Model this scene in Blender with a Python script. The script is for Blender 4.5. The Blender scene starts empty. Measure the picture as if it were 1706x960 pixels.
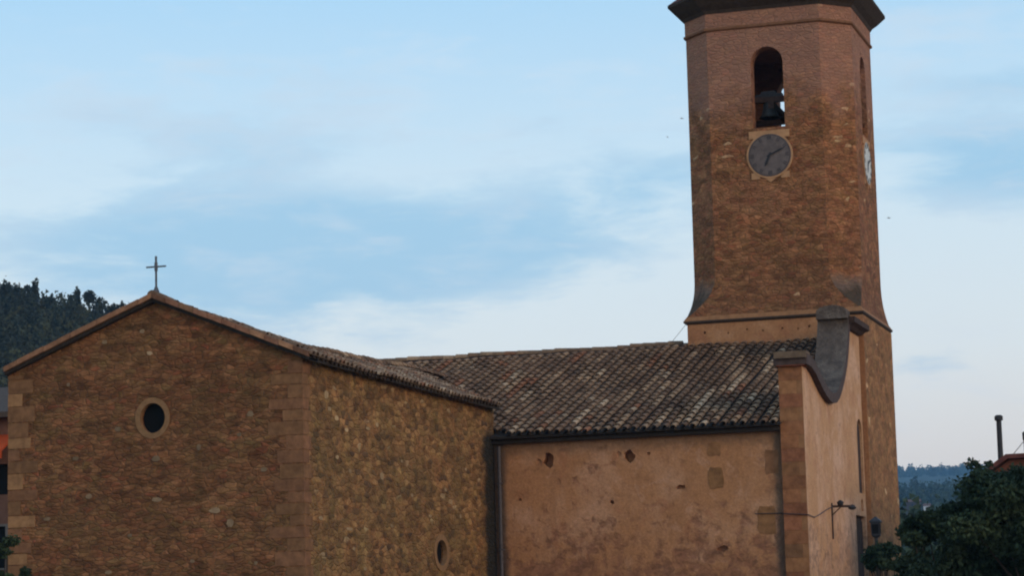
import bpy, bmesh, math, random
import numpy as np
from mathutils import Vector, Matrix
S = bpy.context.scene
C = S.collection
rnd = random.Random(7)
rng = np.random.default_rng(11)
R = math.radians

# ---------------------------------------------------------------- camera
cam_d = bpy.data.cameras.new('camera')
cam = bpy.data.objects.new('camera', cam_d); C.objects.link(cam)
cr = Vector((0.95468865, 0.2965324, -0.02526101)); cu = Vector((0.06472947, -0.12404705, 0.99016283)); cf = Vector((-0.29048181, 0.94693234, 0.1376207))
m = Matrix.Identity(4)
for i in range(3):
    m[i][0] = cr[i]; m[i][1] = cu[i]; m[i][2] = -cf[i]
cam.matrix_world = m
cam_d.sensor_width = 36; cam_d.lens = 4350.0*36/1706
cam_d.clip_start = .2; cam_d.clip_end = 14000
S.camera = cam

# ---------------------------------------------------------------- light
SUN_EL, SUN_AZ = R(13), R(118)       # azimuth clockwise from +Y (north) : low glow beyond the facade side
w = bpy.data.worlds.new('World'); S.world = w; w.use_nodes = True
nt = w.node_tree; nt.nodes.clear()
class G:
    """tiny node-graph helper"""
    def __init__(s, nt): s.nt = nt
    def n(s, t, **kw):
        x = s.nt.nodes.new(t)
        for k, v in kw.items(): setattr(x, k, v)
        return x
    def put(s, sock, v):
        if isinstance(v, bpy.types.NodeSocket): s.nt.links.new(v, sock)
        elif v is not None: sock.default_value = v
    def math(s, op, a, b=None, c=None, clamp=False):
        x = s.n('ShaderNodeMath', operation=op); x.use_clamp = clamp
        s.put(x.inputs[0], a); s.put(x.inputs[1], b); s.put(x.inputs[2], c)
        return x.outputs[0]
    def vmath(s, op, a, b=None):
        x = s.n('ShaderNodeVectorMath', operation=op)
        s.put(x.inputs[0], a); s.put(x.inputs[1], b)
        return x.outputs['Value'] if op == 'DOT_PRODUCT' else x.outputs[0]
    def mix(s, f, a, b, mode='MIX'):
        x = s.n('ShaderNodeMix', data_type='RGBA', blend_type=mode)
        s.put(x.inputs[0], f); s.put(x.inputs[6], a if isinstance(a, bpy.types.NodeSocket) else (*a, 1)); s.put(x.inputs[7], b if isinstance(b, bpy.types.NodeSocket) else (*b, 1))
        return x.outputs[2]
    def ss(s, v, a, b, lo=0., hi=1.):
        x = s.n('ShaderNodeMapRange', interpolation_type='SMOOTHSTEP')
        s.put(x.inputs[0], v); s.put(x.inputs[1], a); s.put(x.inputs[2], b); s.put(x.inputs[3], lo); s.put(x.inputs[4], hi)
        return x.outputs[0]
    def noise(s, vec, scale, detail=4., rough=.55, dist=0., out='Fac'):
        x = s.n('ShaderNodeTexNoise')
        s.put(x.inputs['Vector'], vec); s.put(x.inputs['Scale'], scale); s.put(x.inputs['Detail'], detail); s.put(x.inputs['Roughness'], rough); s.put(x.inputs['Distortion'], dist)
        return x.outputs[out]
    def voro(s, vec, scale=1., feature='F1', rand=1.):
        x = s.n('ShaderNodeTexVoronoi', feature=feature)
        s.put(x.inputs['Vector'], vec); s.put(x.inputs['Scale'], scale); s.put(x.inputs['Randomness'], rand)
        return x
    def sep(s, v):
        x = s.n('ShaderNodeSeparateXYZ'); s.put(x.inputs[0], v); return x.outputs
    def ramp(s, f, stops, interp='LINEAR'):
        x = s.n('ShaderNodeValToRGB'); x.color_ramp.interpolation = interp
        e = x.color_ramp.elements
        while len(e) < len(stops): e.new(.5)
        for i, (p, c) in enumerate(stops):
            e[i].position = p; e[i].color = (*c, 1)
        s.put(x.inputs[0], f)
        return x.outputs[0]
g = G(nt)
D = g.n('ShaderNodeTexCoord').outputs['Generated']
sky = g.n('ShaderNodeTexSky'); sky.sky_type = 'NISHITA'; sky.sun_disc = False
sky.sun_elevation = SUN_EL; sky.sun_rotation = SUN_AZ; sky.air_density = 1.0; sky.dust_density = 1.2; sky.ozone_density = 1.5
skyc = g.vmath('SCALE', sky.outputs[0]); skyc.node.inputs['Scale'].default_value = .12
el = g.sep(D)[2]
az = g.vmath('DOT_PRODUCT', D, (.9561, .2932, 0.))          # how far to the north-east of the valley axis
# high veil of thin cloud: grey-pink at the horizon, pale blue higher up
veil = g.ramp(g.math('MULTIPLY', el, 2.), [(0., (1.15, .92, .76)), (.12, (1.08, .94, .82)), (.22, (.93, .97, .96)), (.34, (.76, .92, 1.01)), (.50, (.48, .77, 1.02)), (1., (.30, .50, .78))])
sv = g.vmath('MULTIPLY', D, (5.2, 5.2, 17.))
n1 = g.noise(sv, 1.3, 7., .6, .35)
n2 = g.noise(g.vmath('MULTIPLY', D, (18., 18., 70.)), 1., 6., .62, .3)
def blob(ca, ce, ra, re):
    a = g.math('DIVIDE', g.math('SUBTRACT', az, ca), ra); e = g.math('DIVIDE', g.math('SUBTRACT', el, ce), re)
    r2 = g.math('ADD', g.math('MULTIPLY', a, a), g.math('MULTIPLY', e, e))
    return g.math('POWER', 2.718, g.math('MULTIPLY', r2, -1.))
bl = blob(-.115, .150, .10, .026)
bl = g.math('ADD', bl, g.math('MULTIPLY', blob(-.03, .152, .085, .016), .75))
bl = g.math('ADD', bl, g.math('MULTIPLY', blob(.055, .176, .05, .014), .6))
bl = g.math('ADD', bl, g.math('MULTIPLY', blob(.19, .175, .055, .017), .75))
bl = g.math('ADD', bl, g.math('MULTIPLY', blob(.155, .104, .025, .005), .45))
bl = g.math('ADD', bl, g.math('MULTIPLY', blob(.19, .208, .04, .006), .35))
t = g.math('ADD', bl, g.math('MULTIPLY', g.math('SUBTRACT', n1, .5), 2.1))
t = g.math('ADD', t, g.math('MULTIPLY', g.math('SUBTRACT', n2, .5), 1.6))
mask = g.ss(t, .12, .88)
skyv = g.mix(.86, skyc, veil)
band = g.mix(g.math('MULTIPLY', g.math('SUBTRACT', 1., g.ss(el, .05, .13)), .5), (.300, .585, .82), (.52, .58, .68))
col = g.mix(g.math('MULTIPLY', mask, .72), skyv, band)
wisp = g.ss(g.math('MULTIPLY', n2, g.math('ADD', n1, .5)), .46, .78)
col = g.mix(g.math('MULTIPLY', wisp, .42), col, (.78, .84, .90))
bg = g.n('ShaderNodeBackground'); g.put(bg.inputs[0], col); bg.inputs[1].default_value = 1.05
nt.links.new(bg.outputs[0], g.n('ShaderNodeOutputWorld').inputs[0])

sd = bpy.data.lights.new('sun', 'SUN'); sd.energy = .95; sd.angle = R(22); sd.color = (1., .74, .52)
sun = bpy.data.objects.new('sun', sd); C.objects.link(sun)
sdir = Vector((math.sin(SUN_AZ)*math.cos(SUN_EL), math.cos(SUN_AZ)*math.cos(SUN_EL), math.sin(SUN_EL)))
sun.rotation_euler = sdir.to_track_quat('Z', 'Y').to_euler()
S.view_settings.view_transform = 'Standard'; S.view_settings.look = 'None'
S.view_settings.exposure = 0.; S.view_settings.gamma = 1.; S.view_settings.use_curve_mapping = False
S.render.engine = 'CYCLES'
S.cycles.pixel_filter_type = 'BLACKMAN_HARRIS'; S.cycles.filter_width = 2.1
S.cycles.max_bounces = 6; S.cycles.volume_bounces = 1

# ---------------------------------------------------------------- materials
def mat(name, build, rough=.92, spec=.25):
    M = bpy.data.materials.new(name); M.use_nodes = True
    n = M.node_tree; n.nodes.clear(); g = G(n)
    b = g.n('ShaderNodeBsdfPrincipled'); b.inputs['Roughness'].default_value = rough; b.inputs['Specular IOR Level'].default_value = spec
    n.links.new(b.outputs[0], g.n('ShaderNodeOutputMaterial').inputs[0])
    g.P = g.n('ShaderNodeNewGeometry').outputs['Position']
    build(g, b); return M
def bump(g, b, h, strength=.5, dist=.03):
    x = g.n('ShaderNodeBump'); x.inputs['Strength'].default_value = strength; x.inputs['Distance'].default_value = dist
    g.put(x.inputs['Height'], h); g.put(b.inputs['Normal'], x.outputs[0])
def warm(c): return (min(.8, c[0]*1.10), c[1]*.855, c[2]*.59)      # brown cast of the local stone
def rubble(name, cols, mortar, size=(.28, .12), pale=.985, palec=(.5, .42, .33), mortar_w=.07, blotch=None, bs=.55, extra=None, patch=.45):
    """coursed rubble: flat irregular cells with their own tones, mortar between, large blotches"""
    cols = [warm(c) for c in cols]; mortar = warm(mortar); palec = warm(palec); blotch = warm(blotch) if blotch else None
    def f(g, b):
        wob = g.vmath('SCALE', g.vmath('SUBTRACT', g.noise(g.P, 2.2, 3., out='Color'), (.5, .5, .5))); wob.node.inputs['Scale'].default_value = .16
        p = g.vmath('MULTIPLY', g.vmath('ADD', g.P, wob), (1/size[0], 1/size[0], 1/size[1]))
        v = g.voro(p); rc = g.sep(v.outputs['Color'])
        ed = g.voro(p, feature='DISTANCE_TO_EDGE').outputs['Distance']
        c = g.ramp(rc[0], [(i/(len(cols)-1), x) for i, x in enumerate(cols)])
        big = g.noise(g.P, .55, 5., .6)
        if blotch: c = g.mix(g.ss(big, patch, patch+.2), c, g.mix(.55, c, blotch))
        fine = g.noise(g.P, 13., 5., .65)
        c = g.mix(g.ss(ed, mortar_w, 0.), c, mortar)
        c = g.mix(g.math('GREATER_THAN', rc[1], pale), c, palec)
        med = g.noise(g.vmath('MULTIPLY', g.P, (1., 1., 1.7)), 3.2, 4., .6)
        c = g.mix(1., c, g.ramp(med, [(.28, (.62, .60, .58)), (.72, (1.3, 1.3, 1.3))]), 'MULTIPLY')
        c = g.mix(1., c, g.ramp(fine, [(.3, (.72, .72, .72)), (.7, (1.26, 1.26, 1.26))]), 'MULTIPLY')
        v2 = g.sep(g.voro(g.vmath('MULTIPLY', g.vmath('ADD', g.P, wob), (1.9, 1.9, 3.6))).outputs['Color'])
        c = g.mix(1., c, g.mix(v2[0], (.76, .74, .72), (1.22, 1.22, 1.22)), 'MULTIPLY')
        hue = g.noise(g.vmath('MULTIPLY', g.P, (1., 1., 1.6)), 1.7, 4., .65)
        c = g.mix(1., c, g.ramp(hue, [(.32, (1.08, .95, .92)), (.5, (1., 1., 1.)), (.68, (.94, 1.02, .90))]), 'MULTIPLY')
        if extra: c = extra(g, c)
        g.put(b.inputs['Base Color'], c)
        bump(g, b, g.math('ADD', g.math('ADD', g.ss(ed, 0., .16), g.math('MULTIPLY', rc[2], .8)), g.math('MULTIPLY', fine, .8)), bs, .04)
    return mat(name, f)
def plain(name, c, var=.25, scale=8., rough=.9, bumpy=.3, c2=None, spec=.25):
    def f(g, b):
        n = g.noise(g.P, scale, 5., .6)
        lo = tuple(x*(1-var) for x in c); hi = c2 or tuple(x*(1+var) for x in c)
        g.put(b.inputs['Base Color'], g.ramp(n, [(.3, lo), (.7, hi)]))
        if bumpy: bump(g, b, n, bumpy, .02)
    return mat(name, f, rough, spec)

def corner_dark(g, c):     # near-black strip down the side wall beside the inner corner
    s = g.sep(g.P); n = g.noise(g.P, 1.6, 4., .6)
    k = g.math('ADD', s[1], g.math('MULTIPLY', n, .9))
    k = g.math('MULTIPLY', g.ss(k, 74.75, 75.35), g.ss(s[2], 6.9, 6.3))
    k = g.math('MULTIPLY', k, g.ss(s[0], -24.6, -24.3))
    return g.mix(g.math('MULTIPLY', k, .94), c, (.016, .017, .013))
M_gable = rubble('gable_rubble', [(.130, .067, .039), (.24, .124, .070), (.155, .088, .051), (.275, .150, .090), (.17, .112, .060), (.235, .096, .060)], (.15, .090, .055), (.25, .10), 1.1, bs=.62, mortar_w=.07, blotch=(.13, .085, .045), palec=(.40, .29, .21))
M_side = rubble('side_rubble', [(.115, .068, .036), (.28, .175, .088), (.17, .105, .055), (.34, .225, .12), (.22, .145, .072), (.10, .070, .050)], (.25, .155, .080), (.34, .14), .988, bs=.75, palec=(.36, .29, .20), blotch=(.17, .13, .07), extra=corner_dark)
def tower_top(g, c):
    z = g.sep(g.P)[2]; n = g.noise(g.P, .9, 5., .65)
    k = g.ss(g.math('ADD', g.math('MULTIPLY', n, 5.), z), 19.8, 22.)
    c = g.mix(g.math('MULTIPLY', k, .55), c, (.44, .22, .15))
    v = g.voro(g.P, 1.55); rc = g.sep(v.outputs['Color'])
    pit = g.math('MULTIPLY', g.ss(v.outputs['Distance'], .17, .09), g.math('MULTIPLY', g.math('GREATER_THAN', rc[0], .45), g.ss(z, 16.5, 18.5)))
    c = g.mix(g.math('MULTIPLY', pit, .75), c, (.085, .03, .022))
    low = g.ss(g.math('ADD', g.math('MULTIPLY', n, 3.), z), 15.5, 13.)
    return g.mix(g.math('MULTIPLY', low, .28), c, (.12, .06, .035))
def broach_dark(g, c):  # stone mixed towards dark grey-green low on the broach, brown above
    z = g.sep(g.P)[2]; n = g.noise(g.P, 2.4, 5., .65)
    k = g.ss(g.math('ADD', z, g.math('MULTIPLY', n, .9)), 13.0, 12.3)
    return g.mix(g.math('MULTIPLY', k, .85), c, g.mix(g.ss(g.math('ADD', g.math('MULTIPLY', n, .8), g.math('MULTIPLY', g.math('SUBTRACT', z, 11.6), .5)), .35, .65), (.040, .036, .024), (.17, .115, .085)))
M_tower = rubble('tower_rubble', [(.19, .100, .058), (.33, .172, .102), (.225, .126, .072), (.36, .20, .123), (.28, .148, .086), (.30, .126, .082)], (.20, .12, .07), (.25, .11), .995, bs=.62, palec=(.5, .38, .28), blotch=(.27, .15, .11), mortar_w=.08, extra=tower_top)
M_broach = rubble('broach_stone', [(.19, .100, .058), (.33, .172, .102), (.225, .126, .072), (.36, .20, .123), (.28, .148, .086), (.30, .126, .082)], (.20, .12, .07), (.25, .11), .995, bs=.62, palec=(.5, .38, .28), blotch=(.27, .15, .11), mortar_w=.08, extra=broach_dark)
M_ashlar = plain('dressed_stone', warm((.28, .165, .10)), .22, 5.)
def quoinf(g, b):
    a = g.n('ShaderNodeVertexColor'); a.layer_name = 'Col'
    n = g.noise(g.P, 4., 6., .65)
    a_ = g.mix(1., a.outputs[0], (1.10, .86, .59), 'MULTIPLY')
    g.put(b.inputs['Base Color'], g.mix(1., a_, g.ramp(n, [(.3, (.62, .6, .6)), (.7, (1.3, 1.3, 1.3))]), 'MULTIPLY')); bump(g, b, n, .5, .03)
M_col = mat('toned_stone', quoinf)
def plasterf(base, pale, dark, rub, zrub, local_tones=None, rubn=.5):
    base, pale, dark, rub = warm(base), warm(pale), warm(dark), warm(rub)
    def f(g, b):
        n1 = g.noise(g.P, .5, 6., .62, .4); n2 = g.noise(g.P, 2.3, 6., .65, .3); n3 = g.noise(g.P, 14., 5., .7)
        vst = g.noise(g.vmath('MULTIPLY', g.P, (2.2, 2.2, .35)), 1., 5., .6)
        pk = g.noise(g.P, 1.3, 5., .65, .6)
        c = g.mix(g.ss(n1, .42, .66), base, pale)
        c = g.mix(g.math('MULTIPLY', g.ss(pk, .54, .64), .45), c, tuple(x*y_ for x, y_ in zip(base, (.80, .66, .72))))
        c = g.mix(g.math('MULTIPLY', g.ss(pk, .44, .36), .45), c, tuple(x*y_ for x, y_ in zip(pale, (1.08, 1.12, 1.25))))
        c = g.mix(g.math('MULTIPLY', g.ss(n2, .5, .72), .55), c, dark)
        c = g.mix(g.math('MULTIPLY', g.ss(vst, .5, .72), .35), c, dark)
        z = g.sep(g.P)[2]
        # where the render has fallen away the rubble shows
        k = g.math('ADD', g.math('MULTIPLY', n2, 1.), g.math('MULTIPLY', g.ss(z, zrub+1.6, zrub-1.2), .26))
        k = g.math('ADD', k, g.math('MULTIPLY', g.math('SUBTRACT', n1, .5), .5))
        k = g.ss(k, rubn+.10, rubn+.30)
        v = g.voro(g.vmath('MULTIPLY', g.P, (4.2, 4.2, 7.5)))
        c = g.mix(g.math('MULTIPLY', k, .75), c, g.mix(g.sep(v.outputs['Color'])[0], tuple(x*.6 for x in rub), tuple(x*1.25 for x in rub)))
        if local_tones: c = local_tones(g, c)
        c = g.mix(1., c, g.ramp(n3, [(.3, (.80, .80, .80)), (.7, (1.18, 1.18, 1.18))]), 'MULTIPLY')
        g.put(b.inputs['Base Color'], c)
        bump(g, b, g.math('SUBTRACT', g.math('ADD', n3, n2), k), .6, .03)
    return f
def nave_tones(g, c):
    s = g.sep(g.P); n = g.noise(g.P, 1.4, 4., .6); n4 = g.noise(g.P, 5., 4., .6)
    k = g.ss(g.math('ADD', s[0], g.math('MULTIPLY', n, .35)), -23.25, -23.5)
    c = g.mix(g.math('MULTIPLY', k, .82), c, (.040, .034, .028))  # darker strip at the left end of the wall, by the transept
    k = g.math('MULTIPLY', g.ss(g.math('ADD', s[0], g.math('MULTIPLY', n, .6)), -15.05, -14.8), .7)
    c = g.mix(k, c, (.09, .065, .045))  # stain beside the pilaster
    k = g.math('MULTIPLY', g.ss(g.math('ADD', s[2], g.math('MULTIPLY', n4, .5)), 5.9, 6.35), .6)   # darker band on the wall top under the tiles
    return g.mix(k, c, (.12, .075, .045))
M_nave = mat('nave_plaster', plasterf((.42, .245, .15), (.50, .33, .25), (.27, .155, .10), (.24, .13, .10), 3.0, nave_tones, .47))
M_fac = mat('facade_plaster', plasterf((.52, .355, .25), (.62, .47, .42), (.38, .24, .17), (.40, .29, .25), 3.2, None, .50))
def capf(g, b):
    n = g.noise(g.P, 2.2, 6., .7, .4); f = g.noise(g.P, 22., 4., .7); v = g.voro(g.P, 9.).outputs['Distance']
    c = g.ramp(n, [(.32, (.060, .044, .034)), (.5, (.115, .084, .064)), (.66, (.17, .13, .098))])
    c = g.mix(g.math('MULTIPLY', g.ss(v, .22, .10), g.ss(n, .45, .6)), c, (.05, .036, .028))
    g.put(b.inputs['Base Color'], g.mix(1., c, g.ramp(f, [(.3, (.75, .75, .75)), (.7, (1.25, 1.25, 1.25))]), 'MULTIPLY'))
    bump(g, b, g.math('ADD', n, g.math('ADD', f, v)), .7, .03)
M_cap = mat('weathered_coping', capf)
M_capdark = plain('coping_edge', (.085, .055, .045), .3, 6.)
M_band = mat('tower_base_plaster', plasterf((.36, .21, .13), (.42, .27, .18), (.22, .12, .08), (.28, .15, .10), 3., None, .56))
M_low = rubble('tower_base_stone', [(0.238, 0.139, 0.073), (0.304, 0.185, 0.099), (0.271, 0.162, 0.086), (0.330, 0.205, 0.119)], (.27, .16, .09), (.34, .2), .995, bs=.35, palec=(.5, .4, .3), blotch=(.25, .16, .10), mortar_w=.04)
M_dark = plain('dark_void', (.012, .011, .010), .2, bumpy=0)
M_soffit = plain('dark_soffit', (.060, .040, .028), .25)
M_iron = plain('dark_iron', (.030, .028, .030), .3, rough=.55, bumpy=0)
M_ironlt = plain('grey_iron', (.10, .10, .11), .3, rough=.5, bumpy=0)
M_bronze = plain('aged_bronze', (.018, .018, .015), .4, rough=.6, spec=.4)
M_wood = plain('old_wood', (.060, .034, .024), .4, 6.)
M_glass = mat('dark_glass', lambda g, b: b.inputs['Base Color'].__setattr__('default_value', (.010, .010, .010, 1)), .6, .04)
M_frame = plain('frame_stone', warm((.24, .16, .10)), .2)
M_clockframe = plain('clock_surround', warm((.42, .28, .19)), .2, 4.)
M_dial = plain('dial_slate', (.135, .100, .085), .25, 5., rough=.6)
M_dial_glare = plain('dial_glare', (.55, .50, .42), .15, 3., rough=.4)  # paler than the front dial: glare put into the base colour
M_marks = plain('dial_marks', (.06, .05, .05), .2, bumpy=0)
M_pipe = plain('zinc_pipe', (.085, .070, .068), .2, rough=.6)
def tilef(g, b):
    a = g.n('ShaderNodeVertexColor'); a.layer_name = 'Col'
    n = g.noise(g.P, 16., 5., .7); n2 = g.noise(g.P, 1.1, 4., .6)
    c = g.mix(1., a.outputs[0], g.ramp(n, [(.28, (.55, .55, .55)), (.72, (1.4, 1.4, 1.4))]), 'MULTIPLY')
    c = g.mix(g.math('MULTIPLY', g.ss(n2, .48, .68), .55), c, (.070, .050, .036))
    g.put(b.inputs['Base Color'], c); bump(g, b, n, .5, .02)
M_tile = mat('clay_tiles', tilef)
M_deck = plain('roof_boards', (.035, .026, .02), .3)
def leafmat(name, a, b_, sc=.9):
    def f(g, b):
        n = g.noise(g.P, sc, 3., .6); v = g.n('ShaderNodeVertexColor'); v.layer_name = 'Col'
        c = g.mix(g.ss(n, .38, .65), a, b_)
        g.put(b.inputs['Base Color'], g.mix(1., c, v.outputs[0], 'MULTIPLY'))
    return mat(name, f, .8, .2)
M_leaf = leafmat('dark_leaves', (.018, .034, .015), (.042, .058, .026))
M_leaf2 = leafmat('pine_needles', (.024, .026, .011), (.048, .046, .016), .05)
M_leaf3 = leafmat('valley_leaves', (.020, .034, .018), (.036, .050, .024), .05)
M_bark = plain('bark', (.05, .036, .026), .3)
M_hill = plain('forest_floor', (.020, .026, .012), .4, .05, bumpy=0)
M_far = plain('far_forest', (.018, .030, .018), .45, .02, bumpy=0)
M_ground = plain('dusty_ground', (.20, .16, .12), .25, .4)
M_rwall = plain('red_stucco', (.17, .060, .035), .35, 1.5)
M_pwall = plain('pink_stucco', (.17, .08, .05), .3, 2.)
M_awn = plain('orange_canvas', (.50, .07, .015), .15, 2.)
M_white = plain('white_paint', (.17, .14, .115), .1)
M_rtile = plain('red_roof', (.13, .045, .035), .35, 4.)

# ---------------------------------------------------------------- mesh helpers
def link(name, me, material, parent=None):
    o = bpy.data.objects.new(name, me); C.objects.link(o)
    for x in (material if isinstance(material, (list, tuple)) else [material]): me.materials.append(x)
    if parent is not None:
        o.parent = parent; o.matrix_parent_inverse = parent.matrix_world.inverted()
    return o
def tag(o, label, cat=None, group=None, kind=None):
    if label: o['label'] = label
    if cat: o['category'] = cat
    if group: o['group'] = group
    if kind: o['kind'] = kind
    return o
def empty(name, loc, label, cat, group=None):
    o = bpy.data.objects.new(name, None); C.objects.link(o); o.location = loc; o.matrix_world = Matrix.Translation(loc)
    return tag(o, label, cat, group)
class MB:
    """collects polygons into ONE mesh"""
    def __init__(s): s.v = []; s.f = []; s.c = []; s.mi = []
    def add(s, vs, fs, col=(1, 1, 1), mi=0):
        o = len(s.v); s.v += [tuple(v) for v in vs]; s.f += [tuple(i+o for i in f) for f in fs]; s.c += [col]*len(fs); s.mi += [mi]*len(fs)
    def box(s, a, b, col=(1, 1, 1), mi=0, jit=0):
        x0, y0, z0 = a; x1, y1, z1 = b
        vs = [(x, y, z) for z in (z0, z1) for x, y in ((x0, y0), (x1, y0), (x1, y1), (x0, y1))]
        if jit: vs = [tuple(c+rnd.uniform(-jit, jit) for c in v) for v in vs]
        s.add(vs, [(3, 2, 1, 0), (4, 5, 6, 7), (0, 1, 5, 4), (1, 2, 6, 5), (2, 3, 7, 6), (3, 0, 4, 7)], col, mi)
    def tube(s, p, q, r0, r1=None, n=8, col=(1, 1, 1), mi=0):
        r1 = r0 if r1 is None else r1; p = Vector(p); q = Vector(q); d = (q-p).normalized()
        a = d.orthogonal().normalized(); b = d.cross(a)
        vs = [p+(a*math.cos(2*math.pi*i/n)+b*math.sin(2*math.pi*i/n))*r0 for i in range(n)]+[q+(a*math.cos(2*math.pi*i/n)+b*math.sin(2*math.pi*i/n))*r1 for i in range(n)]
        s.add(vs, [(i, (i+1) % n, n+(i+1) % n, n+i) for i in range(n)]+[tuple(range(n-1, -1, -1)), tuple(range(n, 2*n))], col, mi)
    def prism(s, poly, axis, a, b, col=(1, 1, 1), mi=0):
        """poly in the two other axes (ordered), extruded along axis from a to b"""
        def P(u, v, t): return {'X': (t, u, v), 'Y': (u, t, v), 'Z': (u, v, t)}[axis]
        n = len(poly); vs = [P(u, v, a) for u, v in poly]+[P(u, v, b) for u, v in poly]
        s.add(vs, [tuple(range(n)), tuple(range(2*n-1, n-1, -1))]+[(i, n+i, n+(i+1) % n, (i+1) % n) for i in range(n)], col, mi)
    def rings(s, rings, cap0=True, cap1=True, col=(1, 1, 1), mi=0):
        n = len(rings[0]); vs = [v for r in rings for v in r]; fs = []
        for k in range(len(rings)-1):
            fs += [(k*n+i, k*n+(i+1) % n, (k+1)*n+(i+1) % n, (k+1)*n+i) for i in range(n)]
        if cap0: fs.append(tuple(range(n-1, -1, -1)))
        if cap1: fs.append(tuple((len(rings)-1)*n+i for i in range(n)))
        s.add(vs, fs, col, mi)
    def lathe(s, c, prof, n=20, sx=1, sy=1, col=(1, 1, 1), mi=0, caps=True):
        s.rings([[(c[0]+r*sx*math.cos(2*math.pi*i/n), c[1]+r*sy*math.sin(2*math.pi*i/n), c[2]+z) for i in range(n)] for r, z in prof], caps, caps, col, mi)
    def ring(s, c, axis, ri, ro, t0, t1, n=32, kz=1., col=(1, 1, 1), mi=0):
        """flat annulus with thickness standing in a wall (axis = wall normal)"""
        def P(r, a, t):
            u, v = r*math.cos(a), r*kz*math.sin(a)
            return (c[0]+u, t, c[2]+v) if axis == 'Y' else (t, c[1]+u, c[2]+v)
        vs = []; fs = []
        for i in range(n):
            a = 2*math.pi*i/n; vs += [P(ri, a, t0), P(ro, a, t0), P(ro, a, t1), P(ri, a, t1)]
        for i in range(n):
            a = 4*i; b = 4*((i+1) % n)
            for k in range(4): fs.append((a+k, b+k, b+(k+1) % 4, a+(k+1) % 4))
        s.add(vs, fs, col, mi)
    def build(s, name, material, parent=None, smooth=False, attr=True, fix=True):
        me = bpy.data.meshes.new(name); me.from_pydata(s.v, [], s.f)
        if attr:
            ca = me.color_attributes.new('Col', 'FLOAT_COLOR', 'CORNER'); arr = []
            for p, c in zip(me.polygons, s.c): arr += [c[0], c[1], c[2], 1]*p.loop_total
            ca.data.foreach_set('color', arr)
        me.polygons.foreach_set('material_index', s.mi)
        me.polygons.foreach_set('use_smooth', [smooth]*len(s.f))
        me.update()
        if fix:
            bm = bmesh.new(); bm.from_mesh(me); bmesh.ops.recalc_face_normals(bm, faces=bm.faces); bm.to_mesh(me); bm.free()
        return link(name, me, material, parent)
def carve(o, *cutters):
    """subtract cutter meshes from o for good, then throw the cutters away"""
    for cb in cutters:
        cm = cb.build('cutter', M_dark, attr=False)
        md = o.modifiers.new('cut', 'BOOLEAN'); md.operation = 'DIFFERENCE'; md.object = cm; md.solver = 'EXACT'
        bpy.context.view_layer.update()
        dg = bpy.context.evaluated_depsgraph_get()
        me = bpy.data.meshes.new_from_object(o.evaluated_get(dg)); o.modifiers.clear()
        old = o.data; me.name = old.name; o.data = me; bpy.data.objects.remove(cm)
def cutter_box(a, b):
    c = MB(); c.box(a, b); return c
def cyl_cut(c, axis, r, t0, t1, kz=1., n=32):
    k = MB()
    pts = [(r*math.cos(2*math.pi*i/n), r*kz*math.sin(2*math.pi*i/n)) for i in range(n)]
    if axis == 'Y': k.prism([(c[0]+u, c[2]+v) for u, v in pts], 'Y', t0, t1)
    else: k.prism([(c[1]+u, c[2]+v) for u, v in pts], 'X', t0, t1)
    return k
def arch_cut(cu_, w_, zb, zt, axis, t0, t1, n=12):
    r = w_/2; pts = [(cu_-r, zb), (cu_+r, zb)]+[(cu_+r*math.cos(math.pi*i/n), zt-r+r*math.sin(math.pi*i/n)) for i in range(n+1)]
    k = MB(); k.prism(pts, axis, t0, t1); return k

# ---------------------------------------------------------------- ground and hills
GZ = -1.6
me = MB(); me.box((-3800, -600, GZ-1), (3800, 7600, GZ))
tag(me.build('ground', M_ground), None, kind='structure')
def interp(x, pts): return float(np.interp(x, [p[0] for p in pts], [p[1] for p in pts]))
def sm(t): t = max(0, min(1, t)); return t*t*(3-2*t)
def nz(x, y, s): return (math.sin(x/s+1.3*math.sin(y/s*.7))+math.sin(y/s*1.3+1.7*math.sin(x/s*.6+2))+.5*math.sin(x/s*2.3+y/s*1.9))/2.5
RID = [(-700, 96), (-420, 108), (-330, 90), (-268, 75.4), (-254, 71.8), (-240, 68.6), (-213, 52), (-179, 36), (-136, 20), (-100, 10), (-60, 3), (0, GZ)]
def hL(x, y):
    r = interp(x*500/max(y, 250) if y < 500 else x, RID)-GZ
    t = (y-240)/260 if y < 500 else 1-(y-500)/420
    return GZ+r*max(0, min(1, t))**.95+nz(x, y, 17)*1.4*sm(t*2)-.01-2*(1 if t <= 0 else 0)
FAR = [(600, GZ-3), (840, 6), (1000, 26), (1400, 66), (2800, 168), (4500, 281), (5000, 270), (6600, 40), (7200, GZ-3)]
def hF(x, y):
    k = 1+.06*nz(x, y, 420)-.00013*(x*3000/max(y, 600)+458.)
    if x > 700: k *= max(0, 1-(x-700)/1800)
    return interp(y, FAR)*max(.1, k)+nz(x, y, 90)*2.5
MID = [(180, GZ-3), (215, 0), (260, 6.), (300, 8.8), (340, 7), (440, GZ-3)]
def hM(x, y): return interp(y, MID)*max(.25, 1-.0006*abs(x+40))+nz(x, y, 12)*.6
def terrain(name, h, x0, x1, y0, y1, nx, ny, material):
    xs = np.linspace(x0, x1, nx); ys = np.linspace(y0, y1, ny)
    v = [(x, y, h(x, y)) for y in ys for x in xs]
    f = [(j*nx+i, j*nx+i+1, (j+1)*nx+i+1, (j+1)*nx+i) for j in range(ny-1) for i in range(nx-1)]
    q = MB(); q.add(v, f); return tag(q.build(name, material, smooth=True, fix=False), None, kind='structure')
terrain('hill', hL, -700, 0, 225, 930, 120, 120, M_hill)
terrain('hill', hM, -190, 160, 182, 438, 90, 60, M_hill)
terrain('hills', hF, -3500, 3300, 620, 7180, 200, 170, M_far)

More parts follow.
